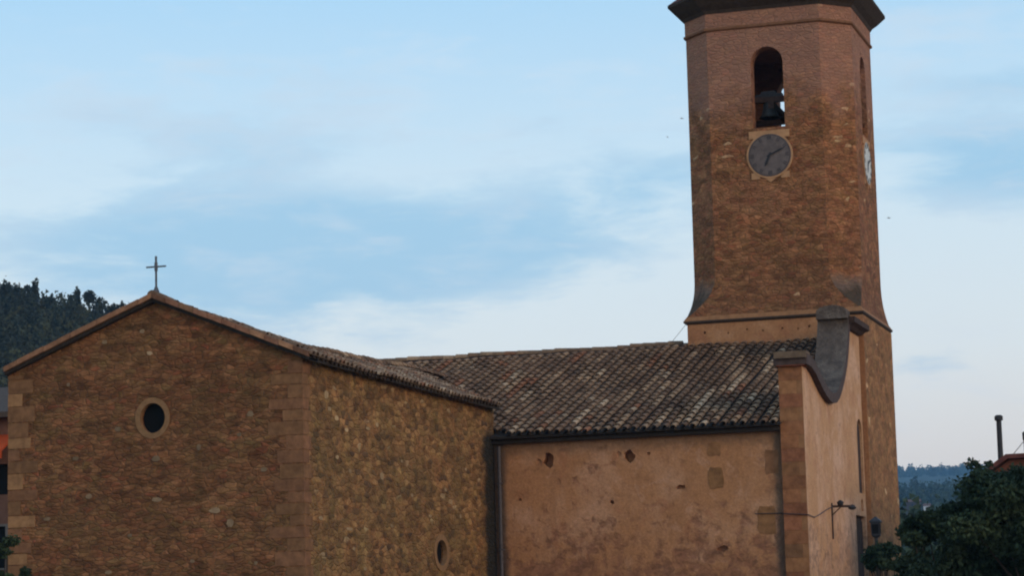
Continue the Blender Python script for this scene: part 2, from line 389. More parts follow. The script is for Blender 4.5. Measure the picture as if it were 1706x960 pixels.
# foliage clouds (vectorised)
def leafcloud(name, centres, radii, counts, size, material, parent=None, flat=1., tri=False, tones=None):
    P = []; L = []; Cc = []
    for i, (c, r, n) in enumerate(zip(centres, radii, counts)):
        d = rng.normal(size=(n, 3)); d /= np.linalg.norm(d, axis=1)[:, None]
        rr = rng.random(n)**.5*.92+np.abs(rng.normal(size=n))*.20
        P.append(np.array(c)+d*rr[:, None]*np.array(r)); L.append(np.full(n, size if np.isscalar(size) else size[i]))
        tn = (tones[i] if tones is not None else rng.uniform(.75, 1.25))
        Cc.append(tn*rng.uniform(.8, 1.2, n))
    P = np.concatenate(P); L = np.concatenate(L)*rng.uniform(.6, 1.3, len(P)); Cc = np.concatenate(Cc); n = len(P)
    a = rng.normal(size=(n, 3)); a /= np.linalg.norm(a, axis=1)[:, None]
    b = np.cross(a, rng.normal(size=(n, 3))); b /= np.linalg.norm(b, axis=1)[:, None]
    k = 3 if tri else 4
    if tri: V = np.stack([P+a*L[:, None], P-a*L[:, None]*.5+b*L[:, None]*.8, P-a*L[:, None]*.5-b*L[:, None]*.8], 1)
    else: V = np.stack([P+a*L[:, None], P+b*L[:, None]*.5, P-a*L[:, None], P-b*L[:, None]*.5], 1)
    V = V.reshape(-1, 3)
    m_ = bpy.data.meshes.new(name); m_.vertices.add(len(V)); m_.vertices.foreach_set('co', V.ravel())
    m_.loops.add(n*k); m_.loops.foreach_set('vertex_index', np.arange(n*k, dtype=np.int32))
    m_.polygons.add(n); m_.polygons.foreach_set('loop_start', np.arange(0, n*k, k, dtype=np.int32)); m_.polygons.foreach_set('loop_total', np.full(n, k, dtype=np.int32))
    m_.update(calc_edges=True)
    ca = m_.color_attributes.new('Col', 'FLOAT_COLOR', 'CORNER')
    cc = np.repeat(Cc, k)[:, None]*np.ones((1, 3)); ca.data.foreach_set('color', np.concatenate([cc, np.ones((n*k, 1))], 1).ravel())
    return link(name, m_, material, parent)

def wood(name, h, x0, x1, y0, y1, step, hh, material, label, seed, keep=lambda x, y: True, n=46, leaf=.62, bare=.12, sink=0.):
    rr = random.Random(seed); cs = []; rs = []; ns = []; tn = []
    y = y0
    while y < y1:
        x = x0
        while x < x1:
            X = x+rr.uniform(-.5, .5)*step; Y = y+rr.uniform(-.5, .5)*step; x += step
            if not keep(X, Y) or rr.random() < bare: continue
            H = hh*rr.uniform(.65, 1.25); z = h(X, Y); W = H*rr.uniform(.24, .38); t = rr.uniform(.55, 1.5)
            z -= sink; cs += [(X, Y, z+H*.38), (X, Y, z+H*.72)]; rs += [(W, W, H*.38), (W*.6, W*.6, H*.3)]; ns += [n, n//2]; tn += [t, t*1.12]
        y += step
    o = leafcloud(name, cs, rs, ns, leaf, material, tri=True, tones=tn)
    return tag(o, label, 'woodland', kind='stuff')
wood('pine_wood', hL, -335, -160, 300, 512, 3.6, 6.5, M_leaf2, 'dense dark green pine forest covering the hillside at the left', 3, n=80, leaf=.48, keep=lambda x, y: -.66 < x/y < -.36)
wood('valley_wood', hM, -105, 40, 212, 330, 4.2, 6.0, M_leaf3, 'dark trees on the low slope between the tower and the blue hill', 5, keep=lambda x, y: x/y > -.30, n=60, leaf=.5)
wood('hilltop_wood', hF, -1200, -90, 3850, 4520, 24., 17, M_leaf3, 'hazy blue line of trees along the far hilltop', 8, keep=lambda x, y: -.24 < x/y < -.03, n=40, leaf=2.4, bare=.10, sink=5.)
wood('slope_wood', hF, -400, 60, 860, 1900, 15., 12., M_leaf3, 'scattered dim trees on the lower slope of the blue hill', 9, keep=lambda x, y: -.22 < x/y < -.03 and not (y < 1410 and -.152 < x/y < -.140), sink=1., n=40, leaf=1.4)

# pines standing proud on the left skyline
PINES = [(-268.2, 4.6, 1.9, 'broad flat topped pine at the left end of the forest skyline'),
         (-265.6, 4.4, 1.5, 'rounded pine second from the left on the forest skyline'),
         (-263.0, 4.8, 1.6, 'rounded pine third from the left on the forest skyline, beside a gap'),
         (-260.4, 6.2, 1.1, 'slim pointed pine just before the forest skyline steps down'),
         (-257.3, 3.4, 1.5, 'low bushy pine on the step of the forest skyline'),
         (-251.9, 3.8, 1.2, 'short pine touching the tall pointed one on the skyline'),
         (-250.4, 6.2, 1.1, 'tallest pointed pine in the middle of the sloping skyline'),
         (-247.6, 5.9, 1.25, 'pine with a round ball crown on a bare trunk on the skyline'),
         (-245.2, 5.0, 1.5, 'bushy pine right of the ball shaped pine on the skyline'),
         (-242.3, 4.2, 1.4, 'small pine low on the skyline nearing the gable roof'),
         (-239.8, 4.4, .9, 'last thin pine on the skyline just above the gable roof')]
for X, H, W, lab in PINES:
    z = hL(X, 500)
    t_ = empty('pine_tree', (X, 500, z), lab, 'tree', 'pines on the hill skyline')
    H += 2.4
    b = MB(); b.tube((X, 500, z-.5), (X, 500, z+H*.8), .16, .05, 6); b.build('trunk', M_bark, t_)
    cs = []; rs = []
    if 'ball' in lab: cs, rs = [(X, 500, z+H-W)], [(W, W, W*1.15)]
    elif 'pointed' in lab or 'thin' in lab: cs, rs = [(X, 500, z+H*.45), (X, 500, z+H*.75)], [(W, W, H*.38), (W*.55, W*.55, H*.27)]
    else: cs, rs = [(X-W*.35, 500, z+H*.62), (X+W*.4, 500.3, z+H*.7), (X, 500, z+H*.4)], [(W*.7, W*.7, H*.28), (W*.65, W*.7, H*.26), (W, W, H*.3)]
    leafcloud('crown', cs, rs, [260]*len(cs), .42, M_leaf2, t_, tri=True, tones=[.9]*len(cs))

# ---------------------------------------------------------------- church
ch = empty('church', (-22, 76, GZ), 'old rubble stone church with a gabled transept, tiled roofs and a curved plaster facade', 'church')
A, X0, X1, YN, XF = 60.0, -31.99, -23.90, 75.6, -14.31
XA = -27.86; TS = .411; TR = 9.16              # transept ridge position, slope, height of tile tops
YR = 86.4; NR = 10.27; NS = (NR-6.50)/(86.4-75.2)
TSL = .397
def zt(x): return TR-(TS if x > XA else TSL)*abs(x-XA)
def zn(y): return NR-NS*abs(y-YR)
# transept walls
b = MB(); off = .17
b.prism([(X0, GZ), (X1, GZ), (X1, zt(X1)-off), (XA, TR-off), (X0, zt(X0)-off)], 'Y', A, A+.7); b.prism([(X0, GZ), (X1, GZ), (X1, zt(X1)-off-.0), (X0, zt(X0)-off-.0)], 'Y', A+.7, 75.65)
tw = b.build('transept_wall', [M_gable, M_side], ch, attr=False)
GW = (-27.955, A, 6.03)
OW = (X1, 70.42, 2.79)
carve(tw, cyl_cut(GW, 'Y', .345, A-.3, A+.55, 1.12), cyl_cut(OW, 'X', .46, X1-.5, X1+.3, .82))
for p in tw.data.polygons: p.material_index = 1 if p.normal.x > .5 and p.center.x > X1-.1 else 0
f_ = MB(); f_.ring(GW, 'Y', .345, .475, A-.025, A+.12, kz=1.10); wf = f_.build('round_window', M_frame, ch)
q = MB(); q.lathe((0, 0, 0), [(.36, 0), (.36, .01)], 28); gl = q.build('glass', M_glass, wf); gl.matrix_world = Matrix.Translation((GW[0], A+.20, GW[2])) @ Matrix.Rotation(R(90), 4, 'X') @ Matrix.Diagonal((1, 1.15, 1, 1))
f_ = MB(); f_.ring(OW, 'X', .455, .66, X1-.1, X1+.025, kz=.80); wf = f_.build('oval_window', M_frame, ch)
q = MB(); q.lathe((0, 0, 0), [(.48, 0), (.48, .01)], 28); gl = q.build('glass', M_glass, wf); gl.matrix_world = Matrix.Translation((X1-.16, OW[1], OW[2])) @ Matrix.Rotation(R(90), 4, 'Y') @ Matrix.Diagonal((.82, 1, 1, 1))
b = MB(); P_ = [(X0+.05, 75.6), (X1-.05, 75.62), (X1-2.2, 77.8), (XA, 82.), (X0+.05, 79.)]
b.add([(x, y, 5.5) for x, y in P_]+[(x, y, zt(x)-.36) for x, y in P_], [(0, 1, 2, 3, 4), (9, 8, 7, 6, 5)]+[(i, (i+1) % 5, 5+(i+1) % 5, 5+i) for i in range(5)]); b.build('crossing_wall', M_side, ch)
# quoins
def quoin(name, side):
    b = MB(); z = GZ; k = 0
    while True:
        h = rnd.uniform(.27, .42)
        x = X0 if side < 0 else X1
        if z+h > zt(x)-off-.02: h = zt(x)-off-.02-z
        if h < .1: break
        L = (.84 if k % 2 else .50)+rnd.uniform(-.16, .16); T = (.34 if k % 2 else .50)+rnd.uniform(-.04, .04)
        t = rnd.uniform(.9, 1.1); col = rnd.choice([(.205, .122, .075), (.21, .120, .078), (.195, .118, .071), (.212, .127, .078)]); col = tuple(c*t for c in col)
        if side < 0 and k % 3 == 0: col = (.30*t, .19*t, .115*t)
        if side < 0: b.box((X0-.015, A-.014, z+.012), (X0+L*.85, A+T, z+h-.012), col, jit=.006)
        else: b.box((X1-L*.95, A-.014, z+.012), (X1+.014, A+T, z+h-.012), col, jit=.006)
        z += h; k += 1
    b.build('quoins', M_col, ch)
quoin('quoins', -1); quoin('quoins', 1)
# pale stones set in the gable and the side
b = MB()
for x, z, w_, h_, t in [(-28.23, 8.26, .14, .12, .8), (-28.03, 7.68, .17, .11, 1.3), (-29.27, 8.03, .17, .11, .7), (-26.28, 3.64, .32, .15, 1.0), (-27.86, 3.97, .30, .12, .75), (-29.73, 4.13, .2, .13, .75), (-25.87, 3.31, .2, .2, .8), (-26.7, 5.23, .13, .17, .55), (-30.3, 7.0, .1, .1, .6), (-27.86, 5.0, .24, .16, .55), (-30.9, 3.6, .2, .1, .6), (-29.2, 2.2, .22, .1, .7), (-26.9, 2.4, .12, .1, .8), (-25.2, 2.3, .1, .1, .6), (-25.3, 6.0, .17, .16, .7), (-28.9, 5.8, .2, .12, .5), (-30.1, 5.1, .2, .12, .45), (-24.95, 4.6, .2, .12, .6), (-28.6, 3.1, .15, .1, .5), (-25.6, 5.5, .15, .1, .5)]:
    b = MB(); b.prism([(x+w_/2*math.cos(a)*rnd.uniform(.8, 1.15), z+h_/2*math.sin(a)*rnd.uniform(.8, 1.15)) for a in (.5, 1.3, 2.3, 3.3, 4.0, 5.0, 5.8)], 'Y', A-.014, A+.05, (.34*t, .28*t, .22*t)); b.build('pale_stone', M_col, ch)
for y, z, w_, h_, t in [(61.6, 6.55, .3, .25, .9), (61.8, 6.2, .25, .14, .8), (62.3, 6.0, .3, .14, 1.1), (63.0, 5.75, .25, .12, 1.1), (64.6, 5.9, .35, .1, .8), (65.3, 6.05, .25, .13, 1.), (62.3, 5.0, .25, .13, 1.), (63.2, 4.7, .25, .13, .7), (65.6, 4.7, .3, .22, .8), (68., 4.3, .2, .1, .7), (70.9, 4.6, .2, .1, .9), (63.1, 3.2, .45, .1, .9), (63.4, 2.7, .2, .12, .8), (61.1, 3.4, .3, .12, .9), (61.2, 2.5, .3, .12, .8), (72.8, 5.3, .2, .1, .8), (67.2, 5.2, .2, .1, .7), (69.5, 3.8, .25, .1, .7), (66.3, 3.4, .25, .1, .6), (72.2, 3.9, .2, .13, .7), (64.2, 2.2, .2, .1, .8)]:
    b = MB(); b.prism([(y+w_/2*math.cos(a)*rnd.uniform(.8, 1.15), z+h_/2*math.sin(a)*rnd.uniform(.8, 1.15)) for a in (.5, 1.3, 2.3, 3.3, 4.0, 5.0, 5.8)], 'X', X1-.05, X1+.014, (.40*t, .33*t, .24*t)); b.build('pale_stone', M_col, ch)

# nave
b = MB(); xl = -34.0; xr = -15.0; yb = 2*YR-YN
b.prism([(YN, GZ), (YN, zn(YN)-.17), (YR, NR-.17), (yb, zn(yb)-.17), (yb, GZ)], 'X', xl, xr)
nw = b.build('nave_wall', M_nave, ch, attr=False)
def rag(cx, cz, w_, h_, d=.35, n=9, seed=0):
    rr = random.Random(seed); k = MB()
    k.prism([(cx+w_/2*math.cos(2*math.pi*i/n)*rr.uniform(.7, 1.15), cz+h_/2*math.sin(2*math.pi*i/n)*rr.uniform(.7, 1.15)) for i in range(n)], 'Y', YN-.1, YN+d); return k
carve(nw, cutter_box((-17.5, 91.95, GZ-1), (-14.5, 99, 12)))
carve(nw, rag(-22.17, 5.66, .40, .50, .4, seed=1), rag(-19.66, 5.68, .36, .40, .4, seed=2), rag(-18.1, 4.68, .32, .16, .2, seed=3), rag(-20.23, 4.32, .16, .13, .2, seed=4), rag(-16.9, 2.8, .34, .2, .12, seed=5), rag(-22.48, 5.62, .2, .2, .05, seed=6), rag(-19.98, 5.74, .2, .2, .05, seed=7), rag(-19.05, 5.72, .14, .12, .1, seed=8), rag(-15.6, 3.75, .16, .14, .1, seed=9), rag(-23.1, 4.5, .12, .1, .1, seed=10))
b = MB()
for i, (x, z, w_, h_, c, t) in enumerate([(-17.03, 4.90, .46, .62, (.24, .145, .080), .014), (-17.05, 5.75, .40, .4, (.26, .155, .09), .012), (-15.55, 3.6, .55, .8, (.25, .15, .085), .012), (-15.35, 5.3, .4, .7, (.24, .14, .09), .010)]):
    rr = random.Random(i+30); n = 14
    b = MB(); b.prism([(x+w_/2*max(-1, min(1, 1.35*math.cos(2*math.pi*j/n)))+rr.uniform(-.025, .025), z+h_/2*max(-1, min(1, 1.35*math.sin(2*math.pi*j/n)))+rr.uniform(-.025, .025)) for j in range(n)], 'Y', YN-t, YN+.02, c); b.build('plaster_patch', M_col, ch)
b = MB(); b.box((-15.95+.0, 75.30, 6.12), (-15.02, YN+.0, 6.14)); b = MB(); b.box((-23.9, 75.40, 6.21), (-15.02, YN-.003, 6.33)); b.build('eave_course', M_deck, ch)

# facade: thick wall ending in a concave coping that rises to a tall centre
CUR = [(75.30, 8.43), (76.1, 8.41), (76.8, 8.26), (77.4, 8.05), (78.0, 7.85), (78.5, 7.73), (79.0, 7.64), (79.5, 7.61), (80.0, 7.67), (80.45, 7.82), (81.0, 8.13), (81.5, 8.48), (82.0, 8.93), (82.35, 9.4), (82.6, 9.85), (82.72, 10.15), (82.78, 10.40)]
def offs(c, d):
    o = []
    for i, (y, z) in enumerate(c):
        y0, z0 = c[max(0, i-1)]; y1, z1 = c[min(len(c)-1, i+1)]; l = math.hypot(y1-y0, z1-z0)
        o.append((y+(z1-z0)/l*d, z-(y1-y0)/l*d))
    return o
under = offs(CUR, .30)
b = MB(); b.prism([(75.45, GZ)]+[(75.45, under[0][1])]+under[1:-3]+[(83.1, 10.04), (85.75, 10.04), (85.75, GZ)], 'X', -15.0, XF)
fw_ = b.build('facade_wall', [M_fac, M_ashlar], ch, attr=False)
carve(fw_, arch_cut(85.1, 1.0, 4.8, 7.25, 'X', XF-.4, XF+.2), cutter_box((XF-.35, 83.75, GZ-.1), (XF+.2, 85.6, 4.05)), arch_cut(85.02, .42, 4.22, 4.62, 'X', XF-.2, XF+.2))
for p in fw_.data.polygons: p.material_index = 1 if p.normal.y < -.5 and p.center.y < 75.6 else 0
b = MB(); n = len(CUR); vs = []
for x in (-15.12, -14.12): vs += [(x, y, z) for y, z in CUR]+[(x, y, z) for y, z in reversed(offs(CUR, .32))]
N = 2*n; fs = []; mi = []
for i in range(N): fs.append((i, (i+1) % N, N+(i+1) % N, N+i))
for j in range(n-1):
    fs.append((j, N-1-j, N-2-j, j+1)); fs.append((N+j, N+j+1, 2*N-2-j, 2*N-1-j))
b.add(vs, fs); b.mi = [0]*N+[0, 1]*(n-1)
for i in range(N):
    if i >= n-1: b.mi[i] = 1
b.build('coping', [M_cap, M_capdark], ch, attr=False)
b = MB(); b.prism([(-15.12, 10.3)]+[(-14.62+.50*math.cos(math.pi*(1-k/10)), 10.52+.22*math.sin(math.pi*k/10)) for k in range(11)]+[(-14.12, 10.3)], 'Y', 82.50, 83.1); b.build('coping_cap', M_cap, ch)
b = MB(); b.prism([(-15.1, 10.06), (-14.2, 10.06), (-14.08, 10.16), (-13.93, 10.2), (-13.93, 10.38), (-15.1, 10.42)], 'Y', 82.86, 85.72); b.build('facade_cornice', M_wood, ch)
b = MB(); b.box((-15.08, 75.18, 8.30), (-14.13, 75.9, 8.50), (.15, .125, .11)); b.box((-15.03, 75.30, 8.08), (-14.22, 75.85, 8.297), (.20, .075, .055))
for k in range(24):                                   # pilaster blocks down the corner
    z = 8.06-k*.4; t = rnd.uniform(.8, 1.15); c = rnd.choice([(.29, .15, .09), (.27, .13, .085), (.25, .15, .095), (.30, .17, .10)])
    b.box((-15.012, 75.435, z-.39), (XF-(.18 if k % 2 else .02)+.0, 75.6, z), tuple(q_*t for q_ in c), jit=.004)
b.build('pilaster', M_col, ch)
b = MB(); b.box((XF-.22, 83.78, GZ), (XF-.14, 85.57, 4.03))
for k in range(5): b.box((XF-.15, 83.85+k*.35, GZ+.1), (XF-.11, 84.13+k*.35, 3.9))
dr = b.build('door', M_wood, ch); h = MB(); h.tube((XF-.09, 84.6, .1), (XF-.09, 84.6, .35), .02); h.build('handle', M_iron, dr)
b = MB(); b.prism([(84.62, 4.82), (85.58, 4.82), (85.58, 6.75), (85.45, 7.05), (85.1, 7.2), (84.75, 7.05), (84.62, 6.75)], 'X', XF-.14, XF-.08); b.build('facade_window', M_wood, ch)
b = MB(); b.box((XF-.19, 84.83, 4.24), (XF-.10, 85.2, 4.55)); b.build('niche_panel', plain('niche_red', (.20, .045, .03), .2), ch)
b = MB(); pts = [(-14.5, 75.40, 3.72), (-14.28, 75.42, 3.70), (-14.27, 76.3, 3.66), (-14.27, 77.2, 3.78), (-14.27, 78.4, 3.98), (-14.27, 79.3, 4.10)]
pts = [(-15.9, 75.56, 3.80), (-15.06, 75.56, 3.78), (-15.0, 75.42, 3.76)]+pts
for p_, q_ in zip(pts, pts[1:]): b.tube(p_, q_, .013)
b.build('cable', M_iron, ch)
b = MB(); b.tube((X1+.20, YN-.14, GZ), (X1+.20, YN-.14, 6.15), .055, n=10)
for z in (1., 3., 5.): b.box((X1+.13, YN-.2, z), (X1+.27, YN+.0, z+.04))
b.build('downpipe', M_pipe, ch)

# ---- tiled roofs, every clay tile modelled
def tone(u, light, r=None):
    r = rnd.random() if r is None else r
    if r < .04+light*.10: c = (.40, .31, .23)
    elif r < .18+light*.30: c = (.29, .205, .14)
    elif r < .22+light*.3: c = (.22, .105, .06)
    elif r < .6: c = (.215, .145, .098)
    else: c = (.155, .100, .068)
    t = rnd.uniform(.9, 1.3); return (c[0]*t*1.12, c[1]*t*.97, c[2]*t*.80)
def tsag(x, y):      # the old transept ridge has sunk behind the gable
    if not (X0-.3 < x < X1+.4) or y > 84: return 0.
    k = max(0., min(1., (zt(x)-7.2)/2.0)); return -.30*k*math.sin(math.pi*max(0., min(1., (y-60.0)/18.)))**.8
def sag(x, y): return (.018*math.sin(x*.9+y*.3)+.022*math.sin(y*.8-x*.4+1)+.012*math.sin(x*2.3+y*1.7))
def tiles(b, O, U, V, nu, nv, keep, light, du=.30, dv=.44, extra=lambda x, y: 0.):
    """cover tiles (tapered half pipes) over concave pans, on the plane O + u U + v V"""
    O = Vector(O); U = Vector(U).normalized(); V = Vector(V).normalized(); Nn = U.cross(V)
    if Nn.z < 0: Nn = -Nn
    for i in range(nu):
        ju = rnd.uniform(-.02, .02); run = rnd.random()
        for j in range(nv):
            c0 = O+U*((i+.5)*du+ju+rnd.uniform(-.008, .008))+V*(j*dv+rnd.uniform(-.02, .02)-.02)
            if not keep(c0.x, c0.y): continue
            if rnd.random() < .4: run = rnd.random()
            c0 = c0+Vector((0, 0, sag(c0.x, c0.y)+extra(c0.x, c0.y))); L = dv+.08
            c1 = c0+V*L; r0, r1 = .108, .088; h0, h1 = .065+rnd.uniform(0, .02), .03
            tw_ = rnd.uniform(-.012, .012); vs = []; K = 6
            for (c, r, h) in ((c0, r0, h0), (c1+U*tw_, r1, h1)):
                for k in range(K+1):
                    a = math.pi*k/K; vs.append(c+U*(r*math.cos(a))+Nn*(h-.03+r*.85*math.sin(a)))
            for k in range(K+1):
                a = math.pi*k/K; vs.append(c0+U*((r0-.018)*math.cos(a))+Nn*(h0-.03+(r0-.018)*.85*math.sin(a)))
            fs = [(k, k+1, K+2+k, K+1+k) for k in range(K)]+[(2*K+2+k, 2*K+3+k, k+1, k) for k in range(K)]
            b.add(vs, fs, tone(j/nv, light(c0.x, c0.y), run))
            # pan
            p0 = c0+U*du*.5; p1 = p0+V*(L-.02); vs = []
            for (c, h) in ((p0, .012), (p1, -.01)):
                for k in range(5):
                    a = math.pi*k/4; vs.append(c+U*(.115*math.cos(a))+Nn*(h-.07*math.sin(a)+.01))
            b.add(vs, [(k, k+1, 6+k, 5+k) for k in range(4)], tuple(x*.25 for x in tone(0, 0)))
def ridge(b, p, q, r=.12, step=.38):
    p = Vector(p); q = Vector(q); d = (q-p).normalized(); s_ = d.cross(Vector((0, 0, 1))).normalized(); n = int((q-p).length/step)
    for i in range(n):
        c0 = p+d*i*step; c0.z += sag(c0.x, c0.y)+(tsag(c0.x, c0.y) if abs(c0.x-XA) < .1 else 0)+rnd.uniform(-.01, .015); c1 = c0+d*(step+.05); vs = []; K = 8
        for c, rr in ((c0, r), (c1, r*.84)):
            for k in range(K+1):
                a = math.pi*k/K; vs.append(c+s_*(rr*math.cos(a))+Vector((0, 0, rr*math.sin(a)-.05)))
        b.add(vs, [(k, k+1, K+2+k, K+1+k) for k in range(K)]+[tuple(range(K, -1, -1))], tone(0, .2))
# nave roof
def keep_n(x, y): return (y > 86.4 or x > X1-(y-75.6) or zn(y) > zt(x)-.12) and not (x > -20.2 and 85.85 < y < 92) and not (x > -17.6 and y > 91)
b = MB(); ey = 75.18; LV = (YR-ey)/math.cos(math.atan(NS))
b2 = MB(); b2.prism([(ey+.06, zn(ey+.06)-.10), (YR, NR-.10), (YR, NR-.17), (ey+.06, zn(ey+.06)-.17)], 'X', xl-.1, -15.02)
b2.prism([(2*YR-ey-.06, zn(ey+.06)-.10), (YR, NR-.10), (YR, NR-.17), (2*YR-ey-.06, zn(ey+.06)-.17)], 'X', xl-.1, -17.6)
nu = int((-15.03-xl)/.30)
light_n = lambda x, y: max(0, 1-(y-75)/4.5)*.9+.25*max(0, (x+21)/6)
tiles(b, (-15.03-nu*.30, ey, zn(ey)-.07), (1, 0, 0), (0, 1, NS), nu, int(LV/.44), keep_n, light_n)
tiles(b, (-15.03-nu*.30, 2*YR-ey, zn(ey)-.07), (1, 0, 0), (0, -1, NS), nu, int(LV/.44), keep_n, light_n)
nr = b.build('nave_roof', M_tile, ch, fix=False); b2.build('roof_boards', M_deck, nr)
b = MB(); ridge(b, (xl, YR, NR-.02), (-20.2, YR, NR-.02), .15, .45); b.box((xl, YR-.12, NR-.2), (-20.2, YR+.12, NR-.03), (.06, .04, .035)); b.build('ridge_tiles', M_tile, nr, fix=False)
# transept roof
def keep_t(x, y): return y < 75.35 or (zt(x) > zn(y)-.12 and x < X1-(y-75.6))
b = MB(); b2 = MB(); yf = 59.80; yb_ = 85.5
xe0, xe1 = X0-.03, X1+.25
NB = 12
for xe in (xe0, xe1):
    for k in range(NB):
        ya, yc = yf+.04+(75.5-yf-.04)*k/NB, yf+.04+(75.5-yf-.04)*(k+1)/NB
        z0, z1 = tsag(XA, ya), tsag(XA, yc)
        b2.add([(xe, ya, zt(xe)-.12), (XA, ya, TR-.12+z0), (XA, yc, TR-.12+z1), (xe, yc, zt(xe)-.12), (xe, ya, zt(xe)-.19), (XA, ya, TR-.19+z0), (XA, yc, TR-.19+z1), (xe, yc, zt(xe)-.19)], [(0, 1, 2, 3), (7, 6, 5, 4), (0, 3, 7, 4), (0, 4, 5, 1), (3, 2, 6, 7)])
def slab(P_):
    b2.add([(x, y, zt(x)-.12+tsag(x, y)) for x, y in P_]+[(x, y, zt(x)-.19+tsag(x, y)) for x, y in P_], [tuple(range(len(P_))), tuple(range(2*len(P_)-1, len(P_)-1, -1))]+[(i, len(P_)+i, len(P_)+(i+1) % len(P_), (i+1) % len(P_)) for i in range(len(P_))])
slab([(X1, 75.5), (X1-2.2, 77.8), (XA, 83.0), (XA, 75.5)]); slab([(X0, 75.5), (XA, 75.5), (XA, 83.0), (X0, 77.8)])
cs_ = math.cos(math.atan(TS)); nuT = int((yb_-yf)/.30)
lt = lambda x, y: .55
tiles(b, (xe1+.03, yf, zt(xe1+.03)-.07), (0, 1, 0), (-1, 0, TS), nuT, int((xe1-XA)/cs_/.44), keep_t, lt, extra=tsag)
tiles(b, (xe0-.03, yf, zt(xe0-.03)-.07), (0, 1, 0), (1, 0, TSL), nuT, int((XA-xe0)/cs_/.44), keep_t, lt, extra=tsag)
tr = b.build('transept_roof', M_tile, ch, fix=False); b2.build('roof_boards', M_deck, tr)
b = MB(); ridge(b, (XA, yf-.02, TR+.04), (XA, 83.3, TR+.04), .13); b.build('ridge_tiles', M_tile, tr, fix=False)
b = MB()                                             # mortared verge course along the front of the gable
for sgn, xe in ((-1, xe0), (1, xe1)):
    L = abs(xe-XA); n = int(L/.36)
    for k in range(n):
        xa_, xb_ = XA+sgn*L*k/n, XA+sgn*L*(k+1)/n+sgn*.0
        za, zb = zt(xa_), zt(xb_); t = rnd.uniform(.8, 1.2); c = (.28*t, .17*t, .125*t) if sgn < 0 else rnd.choice([(.26*t, .15*t, .12*t), (.15*t, .09*t, .07*t), (.30*t, .19*t, .14*t)])
        dz = rnd.uniform(-.008, .012); y0 = yf-.05+rnd.uniform(-.01, .01)
        b.prism([(xa_, za-.095+dz), (xb_-sgn*.012, zb-.095+dz), (xb_-sgn*.012, zb+.035+dz), (xa_, za+.035+dz)], 'Y', y0, y0+.17, c)
b.build('verge', M_col, tr)
b = MB()
for xe in (xe0, xe1): b.prism([(xe, zt(xe)-.098), (XA, TR-.098), (XA, TR-.18), (xe, zt(xe)-.17)] , 'Y', yf+.03, yf+.62)
b.build('verge_board', M_deck, tr)
# iron cross on the gable
b = MB(); b.tube((XA, 60.05, TR-.05), (XA, 60.05, 10.16), .030); b.tube((XA-.27, 60.05, 9.89), (XA+.27, 60.05, 9.89), .022)
for dx, dz in ((-.25, 0), (.25, 0), (0, .25)): b.lathe((XA+dx, 60.05, 9.87+dz), [(.001, 0), (.035, .02), (.001, .04)], 8)
b.tube((XA, 60.05, 9.78), (XA, 60.05, 10.0), .045); b.lathe((XA, 60.05, TR+.08), [(.09, 0), (.05, .1), (.03, .14)], 10)
b.build('iron_cross', M_ironlt, ch)

# ---------------------------------------------------------------- bell tower
T0, T1, U0, U1 = -20.16, -14.16, 85.90, 91.90
TC = (-17.20, 88.9)
bt = empty('bell_tower', (TC[0], TC[1], GZ), 'tall octagonal brown stone bell tower with clock faces and arched belfry openings', 'tower')
def octa(ap, c, z):     # square of half width ap with corners cut by c
    x, y = TC; a = ap
    return [(x-a+c, y-a, z), (x+a-c, y-a, z), (x+a, y-a+c, z), (x+a, y+a-c, z), (x+a-c, y+a, z), (x-a+c, y+a, z), (x-a, y+a-c, z), (x-a, y-a+c, z)]
b = MB(); b.box((T0, U0, GZ), (T1, U1, 10.80)); lw = b.build('tower_base', [M_low, M_band], bt, attr=False)
for p in lw.data.polygons: p.material_index = 1 if p.normal.y < -.5 else 0
cut = [cutter_box((x-rnd.uniform(.02, .05), U0-.1, z-rnd.uniform(.02, .05)), (x+rnd.uniform(.02, .05), U0+rnd.uniform(.03, .12), z+rnd.uniform(.02, .06))) for x, z in ((-19.55, 10.5), (-18.75, 10.44), (-18.1, 10.53), (-17.55, 10.46), (-16.9, 10.5), (-16.35, 10.45), (-15.98, 10.52))]
carve(lw, *cut)
b = MB()
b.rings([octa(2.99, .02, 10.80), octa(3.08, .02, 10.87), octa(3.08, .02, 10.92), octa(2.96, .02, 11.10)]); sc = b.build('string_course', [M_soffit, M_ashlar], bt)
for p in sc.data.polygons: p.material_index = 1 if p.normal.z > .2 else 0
# broach from square to octagon, concave
CH = .95
rg = []
for i in range(13):
    u = i/12; c = CH*(1-(1-u)**2.0); a = 2.90+.08*(1-u)**3
    rg.append(octa(a, max(.02, c), 11.05+1.40*u))
b = MB(); b.rings(rg, True, False); b.rings([octa(2.90, CH, 12.45), octa(2.90, CH, 21.0)], False, True)
bm_ = bmesh.new(); 
sh = b.build('tower_shaft', [M_tower, M_broach], bt, attr=False)
bm_.from_mesh(sh.data); bmesh.ops.remove_doubles(bm_, verts=bm_.verts, dist=.001); bmesh.ops.recalc_face_normals(bm_, faces=bm_.faces); bm_.to_mesh(sh.data); bm_.free()
TCx, TCy = TC
carve(sh, cutter_box((TCx-2.3, TCy-2.3, 16.9), (TCx+2.3, TCy+2.3, 20.8)))
carve(sh, arch_cut(-17.10, 1.12, 17.42, 20.24, 'Y', U0-.5, U0+.9), arch_cut(-17.16, 1.26, 17.42, 20.24, 'Y', U1-.9, U1+.5), arch_cut(88.95, 1.12, 17.42, 20.24, 'X', T0-.5, T0+.9), arch_cut(88.95, 1.12, 17.42, 20.24, 'X', T1-.9, T1+.5))
for p in sh.data.polygons:
    n_ = p.normal; cc = p.center
    if cc.z < 12.4 and abs(n_.x) > .2 and abs(n_.y) > .2: p.material_index = 1
